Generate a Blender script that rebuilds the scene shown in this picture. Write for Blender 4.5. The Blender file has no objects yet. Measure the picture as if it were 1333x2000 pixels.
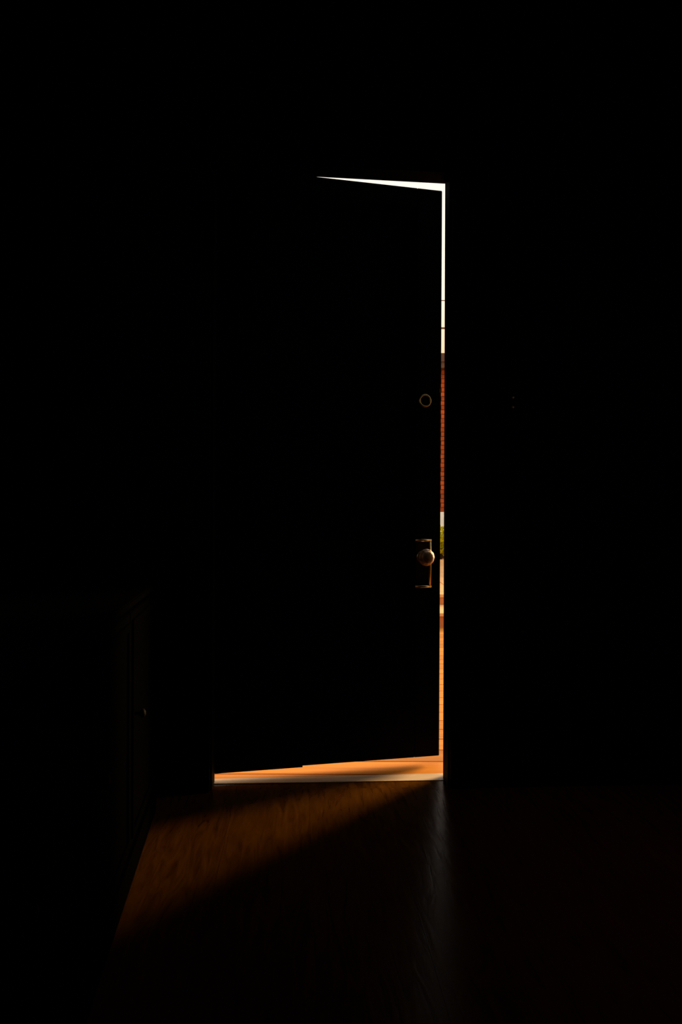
import bpy, bmesh, math, random
from mathutils import Vector, Matrix
random.seed(7)
S = bpy.context.scene
COL = S.collection

# ------------------------------------------------------------------ camera, sky, sun, exposure
A = math.radians(3.18)                  # the wall is turned this much against the view
CAM = (0.2768, -2.5868, 0.9035)
cd = bpy.data.cameras.new('camera'); cam = bpy.data.objects.new('camera', cd); COL.objects.link(cam)
cd.sensor_fit = 'VERTICAL'; cd.sensor_height = 36.0; cd.lens = 27.0; cd.clip_start = 0.05; cd.clip_end = 300
cam.location = CAM
cam.rotation_euler = (Matrix.Rotation(-A, 3, 'Z') @ Matrix.Rotation(math.radians(90), 3, 'X') @ Matrix.Rotation(math.radians(0.2), 3, 'Z')).to_euler()
S.camera = cam

w = bpy.data.worlds.new('hazy_sky'); S.world = w; w.use_nodes = True
nt = w.node_tree; nt.nodes.clear()
tc = nt.nodes.new('ShaderNodeTexCoord'); sx = nt.nodes.new('ShaderNodeSeparateXYZ')
rp = nt.nodes.new('ShaderNodeValToRGB'); bg = nt.nodes.new('ShaderNodeBackground'); ow = nt.nodes.new('ShaderNodeOutputWorld')
e = rp.color_ramp.elements
e[0].position = 0.0; e[0].color = (0.80, 0.55, 0.34, 1)
e[1].position = 1.0; e[1].color = (0.78, 0.80, 0.82, 1)
x1 = rp.color_ramp.elements.new(0.20); x1.color = (0.90, 0.62, 0.37, 1)
x2 = rp.color_ramp.elements.new(0.27); x2.color = (0.90, 0.78, 0.62, 1)
x3 = rp.color_ramp.elements.new(0.42); x3.color = (0.84, 0.80, 0.71, 1)
nt.links.new(tc.outputs['Generated'], sx.inputs[0]); nt.links.new(sx.outputs['Z'], rp.inputs[0])
nt.links.new(rp.outputs[0], bg.inputs[0]); bg.inputs[1].default_value = 1.30
nt.links.new(bg.outputs[0], ow.inputs[0])

sd = bpy.data.lights.new('hazy_sun', 'SUN'); sun = bpy.data.objects.new('hazy_sun', sd); COL.objects.link(sun)
sd.energy = 12.2; sd.angle = math.radians(22); sd.color = (1.0, 0.66, 0.30)
SAZ, SEL = math.radians(52.5), math.radians(15.5)     # from beyond the door, to the right
to_sun = Vector((math.sin(SAZ) * math.cos(SEL), math.cos(SAZ) * math.cos(SEL), math.sin(SEL)))
sun.rotation_euler = to_sun.to_track_quat('Z', 'Y').to_euler()

vs = S.view_settings
vs.view_transform = 'Standard'; vs.look = 'None'; vs.exposure = 0.0; vs.gamma = 1.0; vs.use_curve_mapping = False

# ------------------------------------------------------------------ materials
def mat(name, c1, c2=None, rough=0.6, metal=0.0, scale=(6, 6, 6), bump=0.0, spec=0.5, detail=4, rough2=None,
        rand=0.0, dist=0.0, coords='Object'):
    m = bpy.data.materials.new(name); m.use_nodes = True
    n = m.node_tree.nodes; l = m.node_tree.links; b = n['Principled BSDF']
    b.inputs['Roughness'].default_value = rough; b.inputs['Metallic'].default_value = metal
    b.inputs['Specular IOR Level'].default_value = spec
    c2 = c2 or tuple(v * 0.7 for v in c1)
    t = n.new('ShaderNodeTexCoord'); mp = n.new('ShaderNodeMapping'); mp.inputs['Scale'].default_value = scale
    no = n.new('ShaderNodeTexNoise'); no.inputs['Scale'].default_value = 1.0; no.inputs['Detail'].default_value = detail
    no.inputs['Distortion'].default_value = dist
    oi = n.new('ShaderNodeObjectInfo')
    ad = n.new('ShaderNodeVectorMath'); ad.operation = 'ADD'
    ml = n.new('ShaderNodeMath'); ml.operation = 'MULTIPLY'; ml.inputs[1].default_value = 40.0
    l.new(oi.outputs['Random'], ml.inputs[0]); l.new(t.outputs[coords], mp.inputs[0])
    l.new(mp.outputs[0], ad.inputs[0]); l.new(ml.outputs[0], ad.inputs[1]); l.new(ad.outputs[0], no.inputs['Vector'])
    r = n.new('ShaderNodeValToRGB'); r.color_ramp.elements[0].position = 0.3; r.color_ramp.elements[1].position = 0.7
    r.color_ramp.elements[0].color = (*c2, 1); r.color_ramp.elements[1].color = (*c1, 1)
    l.new(no.outputs[0], r.inputs[0]); src = r.outputs[0]
    if rand:
        h = n.new('ShaderNodeHueSaturation'); mr = n.new('ShaderNodeMapRange')
        mr.inputs['To Min'].default_value = 1 - rand; mr.inputs['To Max'].default_value = 1 + rand
        l.new(oi.outputs['Random'], mr.inputs[0]); l.new(mr.outputs[0], h.inputs['Value']); l.new(src, h.inputs['Color'])
        src = h.outputs[0]
    l.new(src, b.inputs['Base Color'])
    if rough2 is not None:
        mr2 = n.new('ShaderNodeMapRange'); mr2.inputs['To Min'].default_value = rough; mr2.inputs['To Max'].default_value = rough2
        l.new(no.outputs[0], mr2.inputs[0]); l.new(mr2.outputs[0], b.inputs['Roughness'])
    if bump:
        bp = n.new('ShaderNodeBump'); bp.inputs['Strength'].default_value = bump; bp.inputs['Distance'].default_value = 0.01
        l.new(no.outputs[0], bp.inputs['Height']); l.new(bp.outputs[0], b.inputs['Normal'])
    return m

M = {}
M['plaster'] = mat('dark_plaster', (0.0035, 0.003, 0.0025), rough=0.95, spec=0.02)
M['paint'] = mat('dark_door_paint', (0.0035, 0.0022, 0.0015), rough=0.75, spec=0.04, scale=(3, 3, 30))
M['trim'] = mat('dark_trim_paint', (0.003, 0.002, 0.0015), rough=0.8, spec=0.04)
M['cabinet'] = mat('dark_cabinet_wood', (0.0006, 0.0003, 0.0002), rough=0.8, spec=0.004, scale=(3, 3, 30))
M['floor'] = mat('dark_oak_floor', (0.100, 0.036, 0.0022), (0.046, 0.015, 0.001), rough=0.20, rough2=0.28, spec=0.08, scale=(30, 4, 30), bump=0.06, dist=2.0, rand=0.03)
M['sill'] = mat('sheen_grey_wood', (0.80, 0.62, 0.46), (0.58, 0.44, 0.32), rough=0.35, spec=0.5, scale=(5, 60, 60), bump=0.1)  # grey stands in for sky sheen on the threshold wood
M['deck'] = mat('orange_deck_wood', (0.64, 0.245, 0.034), (0.50, 0.170, 0.017), rough=0.55, spec=0.15, scale=(2, 40, 40), bump=0.06, rand=0.2)
M['joint'] = mat('deck_underlay', (0.05, 0.02, 0.01), rough=0.9, spec=0.1)
M['stone'] = mat('pale_terracotta', (0.86, 0.47, 0.17), (0.76, 0.37, 0.12), rough=0.7, scale=(8, 8, 8), bump=0.1, rand=0.06)
M['riser'] = mat('red_terracotta', (0.68, 0.25, 0.06), (0.56, 0.18, 0.04), rough=0.7, scale=(8, 8, 8), bump=0.1, rand=0.1)
M['brick'] = mat('red_brick', (0.50, 0.098, 0.018), (0.36, 0.064, 0.012), rough=0.85, scale=(14, 14, 14), bump=0.2, spec=0.2, rand=0.25)
M['mortar'] = mat('brown_mortar', (0.24, 0.09, 0.04), rough=0.9, spec=0.1)
M['white'] = mat('white_render', (0.92, 0.93, 0.86), (0.86, 0.87, 0.78), rough=0.8)
M['eave'] = mat('brown_eave', (0.12, 0.05, 0.022), rough=0.7)
M['cable'] = mat('brown_cable', (0.30, 0.16, 0.09), rough=0.7)
M['grass'] = mat('lawn_ground', (0.16, 0.17, 0.04), (0.10, 0.12, 0.03), rough=0.9, scale=(3, 3, 3))
M['brass'] = mat('aged_brass', (0.85, 0.64, 0.32), (0.70, 0.48, 0.20), rough=0.34, metal=1.0, scale=(60, 60, 60))
M['brass_dark'] = mat('tarnished_brass', (0.010, 0.006, 0.003), rough=0.6, metal=0.0, spec=0.05, scale=(60, 60, 60))
M['knob'] = mat('worn_brass_knob', (0.60, 0.40, 0.25), (0.30, 0.19, 0.11), rough=0.38, rough2=0.55, metal=0.6, scale=(260, 260, 260), bump=0.06)
M['rubber'] = mat('black_rubber', (0.004, 0.003, 0.003), rough=0.9, spec=0.02)
M['stem'] = mat('shrub_stem', (0.12, 0.07, 0.03), rough=0.9)
M['switch'] = mat('dark_bakelite', (0.003, 0.002, 0.0015), rough=0.5, spec=0.08)

def leafmat(name, c):
    m = bpy.data.materials.new(name); m.use_nodes = True
    n = m.node_tree.nodes; l = m.node_tree.links; n.clear()
    o = n.new('ShaderNodeOutputMaterial'); d = n.new('ShaderNodeBsdfDiffuse'); t = n.new('ShaderNodeBsdfTranslucent'); mx = n.new('ShaderNodeMixShader')
    tcn = n.new('ShaderNodeTexCoord'); no = n.new('ShaderNodeTexNoise'); no.inputs['Scale'].default_value = 14
    r = n.new('ShaderNodeValToRGB'); r.color_ramp.elements[0].position = .35; r.color_ramp.elements[1].position = .65
    r.color_ramp.elements[0].color = (c[0] * .35, c[1] * .5, c[2] * .4, 1); r.color_ramp.elements[1].color = (*c, 1)
    l.new(tcn.outputs['Object'], no.inputs['Vector']); l.new(no.outputs[0], r.inputs[0])
    l.new(r.outputs[0], d.inputs[0]); l.new(r.outputs[0], t.inputs[0])
    mx.inputs[0].default_value = .5; l.new(d.outputs[0], mx.inputs[1]); l.new(t.outputs[0], mx.inputs[2]); l.new(mx.outputs[0], o.inputs[0])
    return m
M['leaf'] = leafmat('yellow_green_leaf', (0.85, 0.66, 0.006))

def glowmat(name, c, s):
    m = bpy.data.materials.new(name); m.use_nodes = True
    n = m.node_tree.nodes; l = m.node_tree.links; n.clear()
    o = n.new('ShaderNodeOutputMaterial'); em = n.new('ShaderNodeEmission'); em.inputs[0].default_value = (*c, 1); em.inputs[1].default_value = s
    l.new(em.outputs[0], o.inputs[0]); return m
M['fill_glow_left'] = glowmat('dim_warm_fill', (1.0, 0.62, 0.36), 0.24)  # added glow from the left, for the knob
M['fill_glow'] = glowmat('dim_amber_fill', (1.0, 0.66, 0.36), 0.13)  # added glow from the right, for the brass rims

# ------------------------------------------------------------------ mesh helpers
def box(bm, x0, x1, y0, y1, z0, z1, bev=0.0):
    r = bmesh.ops.create_cube(bm, size=1.0)
    vs_ = r['verts']
    for v in vs_:
        v.co.x = x0 + (v.co.x + .5) * (x1 - x0); v.co.y = y0 + (v.co.y + .5) * (y1 - y0); v.co.z = z0 + (v.co.z + .5) * (z1 - z0)
    if bev:
        ed = list({e_ for v in vs_ for e_ in v.link_edges})
        bmesh.ops.bevel(bm, geom=ed, offset=bev, segments=2, affect='EDGES')
    return bm
def B(*a, **k): return box(bmesh.new(), *a, **k)

def lathe(bm, prof, mtx, n=32, lobes=0, amp=0.0):
    """profile of (radius, height) turned about local z, then moved by mtx"""
    rings = []
    for (r, h) in prof:
        ring = []
        for i in range(n):
            t = 2 * math.pi * i / n
            rr = r * (1 + amp * math.cos(lobes * t)) if lobes else r
            ring.append(bm.verts.new(mtx @ Vector((rr * math.cos(t), rr * math.sin(t), h))))
        rings.append(ring)
    for a, b in zip(rings, rings[1:]):
        for i in range(n):
            bm.faces.new((a[i], a[(i + 1) % n], b[(i + 1) % n], b[i]))
    bm.faces.new(rings[-1]); bm.faces.new(list(reversed(rings[0])))
    return bm

def prism(poly, z0, z1):
    bm = bmesh.new()
    lo = [bm.verts.new((p[0], p[1], z0)) for p in poly]; hi = [bm.verts.new((p[0], p[1], z1)) for p in poly]
    n = len(poly)
    bm.faces.new(list(reversed(lo))); bm.faces.new(hi)
    for i in range(n): bm.faces.new((lo[i], lo[(i + 1) % n], hi[(i + 1) % n], hi[i]))
    return bm

def obj(name, bm, m, parent=None, smooth=False, loc=None, kind=None):
    bmesh.ops.recalc_face_normals(bm, faces=bm.faces)
    me = bpy.data.meshes.new(name); bm.to_mesh(me); bm.free()
    me.materials.append(m)
    if smooth:
        for p in me.polygons: p.use_smooth = True
    o = bpy.data.objects.new(name, me); COL.objects.link(o)
    if parent: o.parent = parent
    if loc: o.location = loc
    if kind: o['kind'] = kind
    return o

def thing(name, loc, rz=0.0, label=None, cat=None, group=None, kind=None):
    o = bpy.data.objects.new(name, None); COL.objects.link(o); o.empty_display_size = .1
    o.location = loc; o.rotation_euler = (0, 0, rz)
    if label: o['label'] = label
    if cat: o['category'] = cat
    if group: o['group'] = group
    if kind: o['kind'] = kind
    return o
def tag(o, label, cat, group=None):
    o['label'] = label; o['category'] = cat
    if group: o['group'] = group
def copy(o, parent=None):
    c = o.copy(); COL.objects.link(c)
    if parent: c.parent = parent
    return c

ca, sa = math.cos(A), math.sin(A)
def G(x, d, z=0.0):                       # garden frame (turned by A about the camera's ground point) -> world
    return (CAM[0] + x * ca + d * sa, CAM[1] - x * sa + d * ca, z)
def toG(X, Y):
    dx, dy = X - CAM[0], Y - CAM[1]
    return (dx * ca - dy * sa, dx * sa + dy * ca)

# ------------------------------------------------------------------ the room
OW, HEAD = 0.7713, 2.042; DROP = .0200     # the head of the old frame drops to the right                  # clear opening inside the stops
YI, YO = -0.08, 0.045                     # inner and outer faces of the door wall
XL, XR, YB, ZC = -0.63, 1.75, -4.2, 2.78
FR = 0.045                                # frame thickness
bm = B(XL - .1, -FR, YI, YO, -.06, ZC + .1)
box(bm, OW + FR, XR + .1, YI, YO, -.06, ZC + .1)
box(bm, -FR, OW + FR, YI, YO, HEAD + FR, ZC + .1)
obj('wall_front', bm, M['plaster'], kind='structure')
VY0, VY1, VZ0, VZ1 = -1.55, -0.45, 0.8, 1.95       # hole for an unseen added fill light, left wall above the sideboard
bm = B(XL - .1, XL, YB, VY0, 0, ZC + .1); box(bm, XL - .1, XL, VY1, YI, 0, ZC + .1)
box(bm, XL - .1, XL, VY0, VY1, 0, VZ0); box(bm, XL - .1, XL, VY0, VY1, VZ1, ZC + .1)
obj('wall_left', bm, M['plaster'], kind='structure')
WY0, WY1, WZ0, WZ1 = -1.15, -0.30, 0.25, 2.05     # hole for an unseen added fill light in the right wall
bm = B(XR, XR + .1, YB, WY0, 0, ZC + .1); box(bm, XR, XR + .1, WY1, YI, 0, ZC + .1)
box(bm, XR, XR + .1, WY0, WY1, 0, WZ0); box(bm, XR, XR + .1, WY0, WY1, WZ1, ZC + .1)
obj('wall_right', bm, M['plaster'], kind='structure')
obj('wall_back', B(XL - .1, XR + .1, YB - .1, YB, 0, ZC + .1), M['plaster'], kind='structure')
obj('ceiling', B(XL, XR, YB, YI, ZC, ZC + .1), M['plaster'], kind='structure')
def fill_panel(name, x, sgn, y0, y1, z0, z1, label, m):  # framed glowing panel, added out of view as fill light
    pnl = thing(name, (x, (y0 + y1) / 2, z0), 0 if sgn > 0 else math.pi, kind='structure'); pnl['label'] = label
    hw = (y1 - y0) / 2; hh = z1 - z0
    bm = B(-.02, .08, -hw, -hw + .05, 0, hh); box(bm, -.02, .08, hw - .05, hw, 0, hh)
    box(bm, -.02, .08, -hw + .05, hw - .05, 0, .05); box(bm, -.02, .08, -hw + .05, hw - .05, hh - .05, hh)
    obj('fill_panel_frame', bm, M['trim'], pnl)
    obj('fill_glow', B(.02, .03, -hw + .05, hw - .05, .05, hh - .05), m, pnl)
    obj('fill_panel_sill', B(-.06, 0, -hw - .04, hw + .04, -.025, 0), M['trim'], pnl)
fill_panel('fill_panel_1', XR, 1, WY0, WY1, WZ0, WZ1, 'added dim glowing panel in the right wall, lighting the brass', M['fill_glow'])
fill_panel('fill_panel_2', XL, -1, VY0, VY1, VZ0, VZ1, 'added dim glowing panel in the left wall above the sideboard', M['fill_glow_left'])

# interior floor: a sub-floor and boards, ending at the threshold
fl = obj('floor', B(XL, XR, YB, -.081, -.06, -.024), M['joint'], kind='structure')
obj('floor_board', prism([(0, -.0805), (OW, -.0805), (OW, -.0233), (0, -.0233)], -.06, 0), M['floor'], fl)
bw = 0.236; nb = int((XR - XL) / bw) + 1
for i in range(nb):
    x0 = XL + i * bw; x1_ = min(x0 + bw, XR) - .0004
    if x1_ - x0 < .02: continue
    cut = [-.081, YB]
    for a, b in zip(cut, cut[1:]):
        bmx = B(-(x1_ - x0) / 2, (x1_ - x0) / 2, -(a - b) / 2 + .0002, (a - b) / 2 - .0002, -.024, 0)
        obj('floor_board', bmx, M['floor'], fl, loc=((x0 + x1_) / 2, (a + b) / 2, 0))
obj('baseboard_front', box(B(XL, -.098, YI - .018, YI, 0, .14, bev=.003), OW + .098, XR, YI - .018, YI, 0, .14, bev=.003), M['trim'], kind='structure')
obj('baseboard_left', B(XL, XL + .018, YB, YI - .018, 0, .14, bev=.003), M['trim'], kind='structure')
obj('baseboard_right', B(XR - .018, XR, YB, YI - .018, 0, .14, bev=.003), M['trim'], kind='structure')
# door frame with stops and threshold (trim_1), architrave (trim_2)
fr = thing('trim_1', (0, 0, 0), kind='structure'); fr['label'] = 'dark door frame with a wooden threshold'
RB, RR = 0.018, 0.036                     # rebates
def jamb(s):
    if s < 0: return box(B(-FR, 0, YI, 0, -.06, HEAD + FR), -FR, -RB, 0, YO, -.06, HEAD + FR)
    return box(B(OW, OW + FR, YI, 0, -.06, HEAD + FR), OW + RR, OW + FR, 0, YO, -.06, HEAD + FR)
def slant(x0, x1, y0, y1, dz, top):       # bar of the head: underside drops to the right
    bm = B(x0, x1, y0, y1, 0, 1)
    for v in bm.verts: v.co.z = top if v.co.z > .5 else HEAD + dz - DROP * v.co.x / OW
    return bm
obj('jamb', jamb(-1), M['trim'], fr); obj('jamb', jamb(1), M['trim'], fr)
hd = slant(0, OW, YI, 0, 0, HEAD + FR); h2 = slant(-RB, OW + RR, 0, YO, RB, HEAD + FR)
me_ = bpy.data.meshes.new('tmp'); h2.to_mesh(me_); h2.free(); hd.from_mesh(me_); bpy.data.meshes.remove(me_)
obj('head_jamb', hd, M['trim'], fr)
th = obj('threshold', prism([(0.0005, -.023), (OW - .0005, -.023), (OW - .0005, 0.0003), (OW + RR - .0005, 0.0003), (OW + RR - .0005, .0443), (-RB + .0005, .022), (-RB + .0005, .0003), (.0005, .0003)], -.06, .002), M['sill'], fr)
th['label'] = 'wooden threshold, sky sheen put into its grey colour'
obj('outer_sill', prism([(-RB + .0005, .0226), (OW + RR - .0005, .0449), (-RB + .0005, .0449)], -.06, 0), M['deck'], fr)  # slanted joint to the threshold follows the edge of the door's shade
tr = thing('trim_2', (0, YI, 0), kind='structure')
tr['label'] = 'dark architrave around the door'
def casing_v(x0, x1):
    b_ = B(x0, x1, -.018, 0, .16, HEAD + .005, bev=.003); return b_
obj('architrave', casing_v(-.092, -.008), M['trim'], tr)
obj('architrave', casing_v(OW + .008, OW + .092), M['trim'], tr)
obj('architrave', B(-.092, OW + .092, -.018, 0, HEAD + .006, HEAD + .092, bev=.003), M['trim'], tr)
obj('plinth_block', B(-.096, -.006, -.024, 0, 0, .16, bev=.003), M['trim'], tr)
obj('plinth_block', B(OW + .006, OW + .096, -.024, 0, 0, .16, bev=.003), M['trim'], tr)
# vertical board right of the door, carrying a switch
tb = obj('trim_3', B(.928, 1.028, YI - .02, YI, .141, 1.95, bev=.003), M['trim'], kind='structure')
swt = thing('light_switch', (.978, YI - .02, 1.265), label='small dark light switch on the vertical board right of the door', cat='light switch')
obj('switch_plate', B(-.02, .02, -.006, 0, -.035, .035, bev=.002), M['switch'], swt)
obj('toggle', B(-.004, .004, -.016, -.005, -.009, .007, bev=.001), M['switch'], swt)
RX = Matrix.Rotation(math.radians(90), 4, 'X')      # local z -> -y (towards the room)
for z in (-.016, .016):
    obj('screw', lathe(bmesh.new(), [(.0035, 0), (.0035, .001), (.002, .0018)], Matrix.Translation((0, -.006, z)) @ RX, 12), M['brass'], swt)

# ------------------------------------------------------------------ the door, ajar, opening outwards
OPEN = math.radians(10.62); GAP = 0.030
DT = 2.0603; DW = 0.799; TH = 0.04; U0 = -.010
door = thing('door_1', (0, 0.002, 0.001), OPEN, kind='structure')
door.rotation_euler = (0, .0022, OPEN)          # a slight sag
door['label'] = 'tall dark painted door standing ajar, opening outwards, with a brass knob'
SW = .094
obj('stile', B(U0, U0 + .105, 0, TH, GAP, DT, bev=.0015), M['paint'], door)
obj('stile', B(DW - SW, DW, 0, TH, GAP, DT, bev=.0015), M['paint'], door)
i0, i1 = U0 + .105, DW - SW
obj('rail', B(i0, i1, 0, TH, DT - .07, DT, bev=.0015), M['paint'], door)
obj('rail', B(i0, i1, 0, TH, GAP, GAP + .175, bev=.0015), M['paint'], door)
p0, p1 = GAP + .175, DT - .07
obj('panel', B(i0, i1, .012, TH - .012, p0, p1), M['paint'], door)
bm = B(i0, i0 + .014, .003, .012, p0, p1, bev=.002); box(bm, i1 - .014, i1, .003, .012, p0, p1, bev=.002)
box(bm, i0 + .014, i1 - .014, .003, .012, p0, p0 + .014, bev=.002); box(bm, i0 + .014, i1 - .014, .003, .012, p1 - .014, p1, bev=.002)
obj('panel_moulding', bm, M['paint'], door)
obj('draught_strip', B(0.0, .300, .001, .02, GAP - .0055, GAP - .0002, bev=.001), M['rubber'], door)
for z in (.25, 1.05, 1.80):
    hb = obj('hinge', box(lathe(bmesh.new(), [(.007, 0), (.007, .09)], Matrix.Translation((U0 + .003, TH + .007, z)), 14), U0 + .006, U0 + .035, TH, TH + .002, z, z + .09), M['brass_dark'], door)
# lock plate: dark field with a rounded, raised rim
L0, L1, Z0, Z1 = .7035, .7640, .6340, .8085
pl = obj('lock_plate', B(L0, L1, -.0025, 0, Z0, Z1, bev=.0008), M['brass_dark'], door)
def rimbar(pa, pb, out):      # half-round bar from pa to pb in the door plane (u, z), its outer side towards out
    bm = bmesh.new(); r = .0047; ca_ = []
    d = Vector((pb[0] - pa[0], 0, pb[1] - pa[1])).normalized(); o_ = Vector((out[0], 0, out[1]))
    for P in (pa, pb):
        c = Vector((P[0], -.0024, P[1]))
        ca_.append([bm.verts.new(c + o_ * (r * math.cos(t)) + Vector((0, -.62 * r * math.sin(t), 0))) for t in [math.pi * k / 8 for k in range(9)]])
    for k in range(8): bm.faces.new((ca_[0][k], ca_[0][k + 1], ca_[1][k + 1], ca_[1][k]))
    bm.faces.new(ca_[0]); bm.faces.new(list(reversed(ca_[1]))); bm.faces.new((ca_[0][0], ca_[1][0], ca_[1][8], ca_[0][8]))
    return bm
q = .0047
for nm, pa, pb, out in (('plate_rim', (L0, Z1 - q), (L1, Z1 - q), (0, 1)), ('plate_rim', (L1 - q, Z0 + q), (L1 - q, Z1 - q), (1, 0)), ('plate_rim', (L0, Z0 + q), (L1, Z0 + q), (0, -1))):
    obj(nm, rimbar(pa, pb, out), M['brass'], pl, smooth=True)
def DM(u, z, y=0.0): return Matrix.Translation((u, y, z)) @ RX
KU, KZ = .7275, .7455
obj('rosette', lathe(bmesh.new(), [(.0210, 0), (.0210, .0025), (.0185, .006), (.013, .007)], DM(KU, KZ, -.0026), 40), M['brass'], door, smooth=True)
kb = obj('knob', lathe(bmesh.new(), [(.010, 0), (.0095, .016), (.012, .022), (.020, .027), (.0270, .033), (.0295, .038), (.0298, .042), (.0285, .0455), (.0250, .0470), (.0232, .0480), (.0240, .0500), (.0238, .0540), (.0225, .0565), (.018, .0592), (.012, .0610), (.006, .0620), (.002, .0622)],
     DM(KU, KZ, -.0096), 48, lobes=12, amp=.015), M['knob'], door, smooth=True)
kb['label'] = 'round worn brass door knob'
# knob outside, latch tongue, dead bolt
obj('knob', lathe(bmesh.new(), [(.010, 0), (.0095, .018), (.019, .029), (.030, .041), (.0315, .047), (.030, .052), (.018, .0575)],
     Matrix.Translation((KU, TH, KZ)) @ Matrix.Rotation(math.radians(-90), 4, 'X'), 40), M['knob'], door, smooth=True)
obj('latch_bolt', prism([(DW - .004, .012), (DW + .0125, .012), (DW + .0125, .019), (DW + .001, .028), (DW - .004, .028)], KZ - .011, KZ + .011), M['brass'], door)
obj('edge_plate', B(DW - .0004, DW + .0012, .008, .032, KZ - .055, KZ + .055), M['brass_dark'], door)
BU, BZ = .7375, 1.303
db = obj('deadbolt', lathe(bmesh.new(), [(.0235, 0), (.0235, .003), (.0205, .0055), (.018, .0045), (.0175, .002)], DM(BU, BZ), 40), M['brass'], door, smooth=True)
obj('cylinder', lathe(bmesh.new(), [(.0172, 0), (.0172, .0035), (.006, .004)], DM(BU, BZ), 32), M['brass_dark'], db)
obj('screw', lathe(bmesh.new(), [(.004, 0), (.004, .001), (.002, .002)], DM(.741, 1.359), 12), M['brass_dark'], door)
obj('edge_plate', B(DW - .006, DW + .001, -.0015, .03, 1.334, 1.350, bev=.0005), M['brass'], door)

# ------------------------------------------------------------------ low sideboard left of the door
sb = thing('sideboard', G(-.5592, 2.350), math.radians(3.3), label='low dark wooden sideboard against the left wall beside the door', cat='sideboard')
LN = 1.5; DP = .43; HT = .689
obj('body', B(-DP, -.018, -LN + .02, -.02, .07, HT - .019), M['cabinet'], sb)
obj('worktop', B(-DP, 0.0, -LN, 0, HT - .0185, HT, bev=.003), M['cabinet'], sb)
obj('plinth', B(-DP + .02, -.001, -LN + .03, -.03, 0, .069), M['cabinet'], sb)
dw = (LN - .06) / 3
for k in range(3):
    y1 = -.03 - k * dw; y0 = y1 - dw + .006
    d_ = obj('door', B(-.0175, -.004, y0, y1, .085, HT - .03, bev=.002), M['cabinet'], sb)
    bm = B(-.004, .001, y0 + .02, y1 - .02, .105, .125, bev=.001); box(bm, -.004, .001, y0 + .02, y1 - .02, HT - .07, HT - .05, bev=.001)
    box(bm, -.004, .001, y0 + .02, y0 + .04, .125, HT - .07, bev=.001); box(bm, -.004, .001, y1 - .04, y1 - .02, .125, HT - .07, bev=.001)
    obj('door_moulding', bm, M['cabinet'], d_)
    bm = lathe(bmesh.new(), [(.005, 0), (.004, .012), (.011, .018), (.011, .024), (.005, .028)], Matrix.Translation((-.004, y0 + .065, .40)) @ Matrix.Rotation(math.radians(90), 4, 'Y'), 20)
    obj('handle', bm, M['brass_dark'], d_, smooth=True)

# ------------------------------------------------------------------ outside: ground, deck, steps, terrace
gp = [(-30, YO), (40, YO), (40, 70), (-30, 70)]
obj('ground', prism(gp, -.16, -.061), M['grass'], kind='structure')
def clip(poly, yl):                       # keep the part of a world-space polygon with Y >= yl
    out = []
    for i, p in enumerate(poly):
        q_ = poly[(i + 1) % len(poly)]; a = p[1] >= yl; b = q_[1] >= yl
        if a: out.append(p)
        if a != b:
            t = (yl - p[1]) / (q_[1] - p[1]); out.append((p[0] + t * (q_[0] - p[0]), yl))
    return out
X0, X1 = -2.6, 5.2; PW = .138; J0 = 2.783; DEND = 6.02
dk = obj('deck', prism(clip([G(X0, 2.0)[:2], G(X1, 2.0)[:2], G(X1, DEND)[:2], G(X0, DEND)[:2]], YO), -.06, -.026), M['joint'], kind='structure')
d0 = J0 - 8 * PW; k = 0
while d0 + .02 < DEND:
    d1 = min(d0 + PW, DEND)
    g_ = .0033
    pg = clip([G(X0, d0 + g_)[:2], G(X1, d0 + g_)[:2], G(X1, d1 - g_)[:2], G(X0, d1 - g_)[:2]], YO)
    if len(pg) >= 3:
        c = G(0, d0)[:2]
        loc = [((p[0] - c[0]) * ca - (p[1] - c[1]) * sa, (p[0] - c[0]) * sa + (p[1] - c[1]) * ca) for p in pg]
        o = obj('deck_board', prism(loc, -.026, 0), M['deck'], dk); o.location = (c[0], c[1], 0); o.rotation_euler = (0, 0, -A)
    d0 = d1
# two shallow steps up to a paved terrace
st = thing('garden_steps', G(1.3, DEND), -A, kind='structure'); st['label'] = 'two shallow terracotta steps up to the terrace'
HW = 3.9
for (y0, y1, z0, z1) in ((.0, .56, -.06, .115), (.56, .90, -.06, .2016)):
    b_ = obj('step_core', B(-HW, HW, y0 + .012, y1 + .0, z0, z1 - .026), M['riser'], st)
n = 13; tw = 2 * HW / n
tread = None; rs = None
for k in range(n):
    if tread is None:
        tread = obj('tread_slab', B(-tw / 2 + .003, tw / 2 - .003, -.02, .556, -.026, 0, bev=.003), M['stone'], st)
        rs = obj('riser_tile', B(-tw / 2 + .003, tw / 2 - .003, 0, .0118, -.148, -.028, bev=.001), M['riser'], st)
    else: tread = copy(tread); rs = copy(rs)
    tread.location = (-HW + (k + .5) * tw, 0, .115); rs.location = (-HW + (k + .5) * tw, 0, .115)
rs2 = None
for k in range(n):
    if rs2 is None: rs2 = obj('riser_tile', B(-tw / 2 + .003, tw / 2 - .003, 0, .0118, 0, .058, bev=.001), M['riser'], st)
    else: rs2 = copy(rs2)
    rs2.location = (-HW + (k + .5) * tw, .56, .1155)
te = obj('terrace', B(-HW, HW, .90, 7.0, -.06, .1756), M['mortar'], kind='structure'); te.location = G(1.3, DEND); te.rotation_euler = (0, 0, -A)
sl = None; ty = .54; k2 = 0
while ty < 6.6:
    for k in range(n):
        if sl is None: sl = obj('paving_slab', B(-tw / 2 + .003, tw / 2 - .003, .003, tw - .003, 0, .026, bev=.003), M['stone'], te)
        else: sl = copy(sl)
        sl.location = (-HW + (k + .5) * tw, ty, .1757)
    ty += tw; k2 += 1

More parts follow.
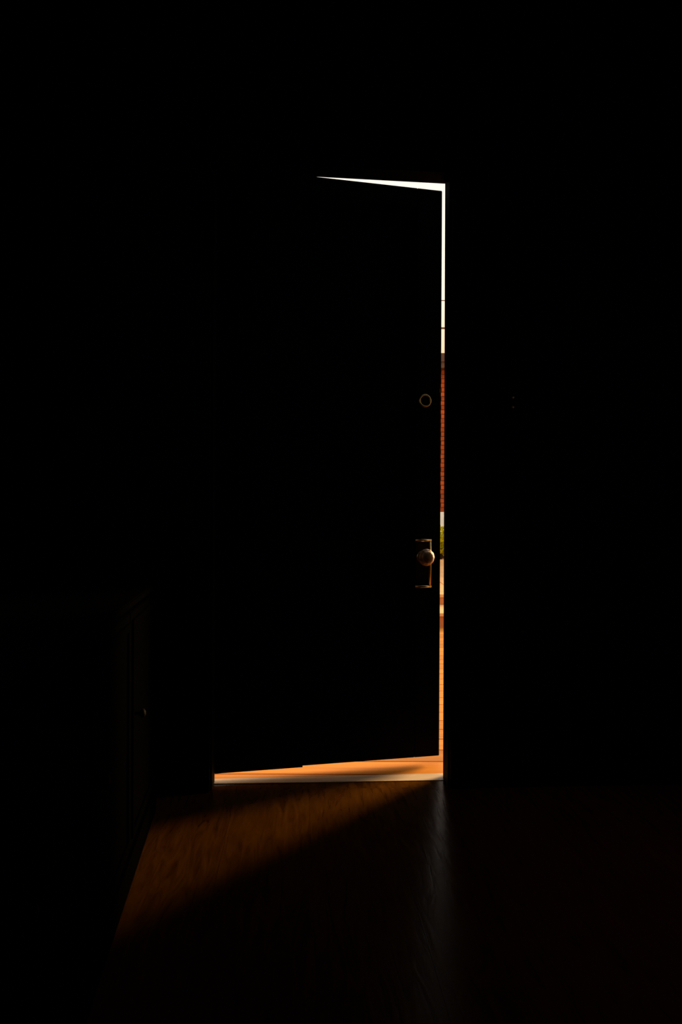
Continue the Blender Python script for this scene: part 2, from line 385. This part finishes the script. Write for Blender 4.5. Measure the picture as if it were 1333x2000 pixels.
# shrubs at the back of the terrace
def shrub(x, d, h, r, seed, label):
    rnd = random.Random(seed)
    t = thing('garden_shrub', G(x, d, .2), -A, label=label, cat='shrub', group='shrubs at the back of the terrace')
    bm = bmesh.new()
    for i in range(1500):
        while True:
            p = Vector((rnd.uniform(-1, 1), rnd.uniform(-1, 1), rnd.uniform(-1, 1)))
            if .25 < p.length < 1: break
        p = Vector((p.x * r, p.y * r, h * .54 + p.z * h * .46))
        a = Vector((rnd.gauss(0, 1), rnd.gauss(0, 1), rnd.gauss(0, .7))).normalized(); b = a.orthogonal().normalized()
        s = rnd.uniform(.025, .05)
        v = [bm.verts.new(p - a * s), bm.verts.new(p + b * s * .45), bm.verts.new(p + a * s), bm.verts.new(p - b * s * .45)]
        bm.faces.new(v)
    obj('foliage', bm, M['leaf'], t, kind='stuff')
    bm = bmesh.new()
    for i in range(5):
        a = i * 1.256 + rnd.random(); q1 = Vector((math.cos(a) * r * .4, math.sin(a) * r * .4, h * .6))
        m_ = Vector((0, 0, 1)).rotation_difference(q1.normalized()).to_matrix().to_4x4()
        lathe(bm, [(.012, 0.0), (.006, q1.length)], m_, 8)
    obj('stem', bm, M['stem'], t)
for i, (x, h, r) in enumerate([(-1.95, .50, .34), (-1.1, .56, .36), (-.2, .48, .33), (.7, .50, .34), (1.57, .50, .38), (2.45, .56, .34), (3.3, .47, .34), (4.15, .52, .35)]):
    shrub(x, 11.75 + .1 * (i % 3 - 1), h, r, 10 + i, ('yellow green leafy shrub in the gap of the door, just above the latch bolt' if i == 4 else ['yellow green leafy shrub farthest left of the terrace back row', 'yellow green leafy shrub second from the left end of the back row', 'yellow green leafy shrub third from the left end of the back row', 'yellow green leafy shrub directly left of the one in the door gap', '', 'yellow green leafy shrub directly right of the one in the door gap', 'yellow green leafy shrub second from the right end of the back row', 'yellow green leafy shrub farthest right of the terrace back row'][i]))

# ------------------------------------------------------------------ brick building
BD = 13.0; bx0, bx1 = -4.5, 9.0
bl = thing('brick_outbuilding', G(2.0, BD), -A, label='red brick building with a white plinth and dark eaves beyond the garden', cat='building')
L, R = bx0 - 2, bx1 - 2
PZ, TZ = .912, 3.315
obj('wall', B(L, R, .02, 4.2, PZ, TZ), M['mortar'], bl)
obj('plinth', B(L - .02, R + .02, -.02, 4.22, -.06, PZ - .001), M['white'], bl)
CH = (TZ - PZ) / 32; BL = .225
proto = None; bulk = bmesh.new()
for c in range(32):
    off = (c % 2) * BL / 2; x = L - (0 if c % 2 else 0)
    k = 0; x = L + (BL / 2 if c % 2 else 0)
    if c % 2: box(bulk, L, L + BL / 2 - .01, .004, .021, PZ + c * CH + .005, PZ + (c + 1) * CH - .005)
    while x + BL <= R + .01:
        if abs(x + BL / 2 + 2.0 - 1.75) < .62:
            if proto is None: proto = obj('brick', B(.005, BL - .005, .002, .022, .005, CH - .005, bev=.0015), M['brick'], bl)
            else: proto = copy(proto)
            proto.location = (x, random.uniform(-.003, .002), PZ + c * CH)
        else:
            y = random.uniform(0, .005)
            box(bulk, x + .005, x + BL - .005, y, .021, PZ + c * CH + .005, PZ + (c + 1) * CH - .005)
        x += BL
o = obj('brickwork', bulk, M['brick'], bl, kind='stuff')
obj('fascia', B(L - .2, R + .2, -.22, -.19, TZ + .10, TZ + .24), M['eave'], bl)
obj('soffit', B(L - .2, R + .2, -.19, .02, TZ + .001, TZ + .10), M['eave'], bl)
obj('roof', B(L - .2, R + .2, -.19, 4.3, TZ + .10, TZ + .235), M['eave'], bl)

# ------------------------------------------------------------------ poles and two cables far behind
for x, lb in ((-8, 'brown wooden utility pole left behind the brick building'), (14, 'brown wooden utility pole right behind the brick building')):
    pt = thing('utility_pole', G(x, 22, -.061), -A, label=lb, cat='pole')
    obj('pole', lathe(bmesh.new(), [(.14, 0), (.10, 7.6)], Matrix(), 16), M['eave'], pt)
    obj('crossarm', B(-.6, .6, -.17, -.1, 7.1, 7.2), M['eave'], pt)
def cable(z, r, sag, label):
    bm = bmesh.new(); rings = []; N = 30
    for i in range(N + 1):
        x = -7.88 + 21.76 * i / N; zz = z + sag * ((x - 3) / 11) ** 2
        rings.append([bm.verts.new((x, math.cos(t) * r, zz + math.sin(t) * r)) for t in [k * math.pi / 4 for k in range(8)]])
    for a, b in zip(rings, rings[1:]):
        for k in range(8): bm.faces.new((a[k], a[(k + 1) % 8], b[(k + 1) % 8], b[k]))
    o = obj('overhead_cable', bm, M['cable'], smooth=True); o.location = G(0, 22); o.rotation_euler = (0, 0, -A)
    tag(o, label, 'cable')
cable(6.97, .014, .18, 'thin brown cable across the sky, the upper of two')
cable(6.18, .030, .30, 'thick brown cable across the sky, the lower of two')
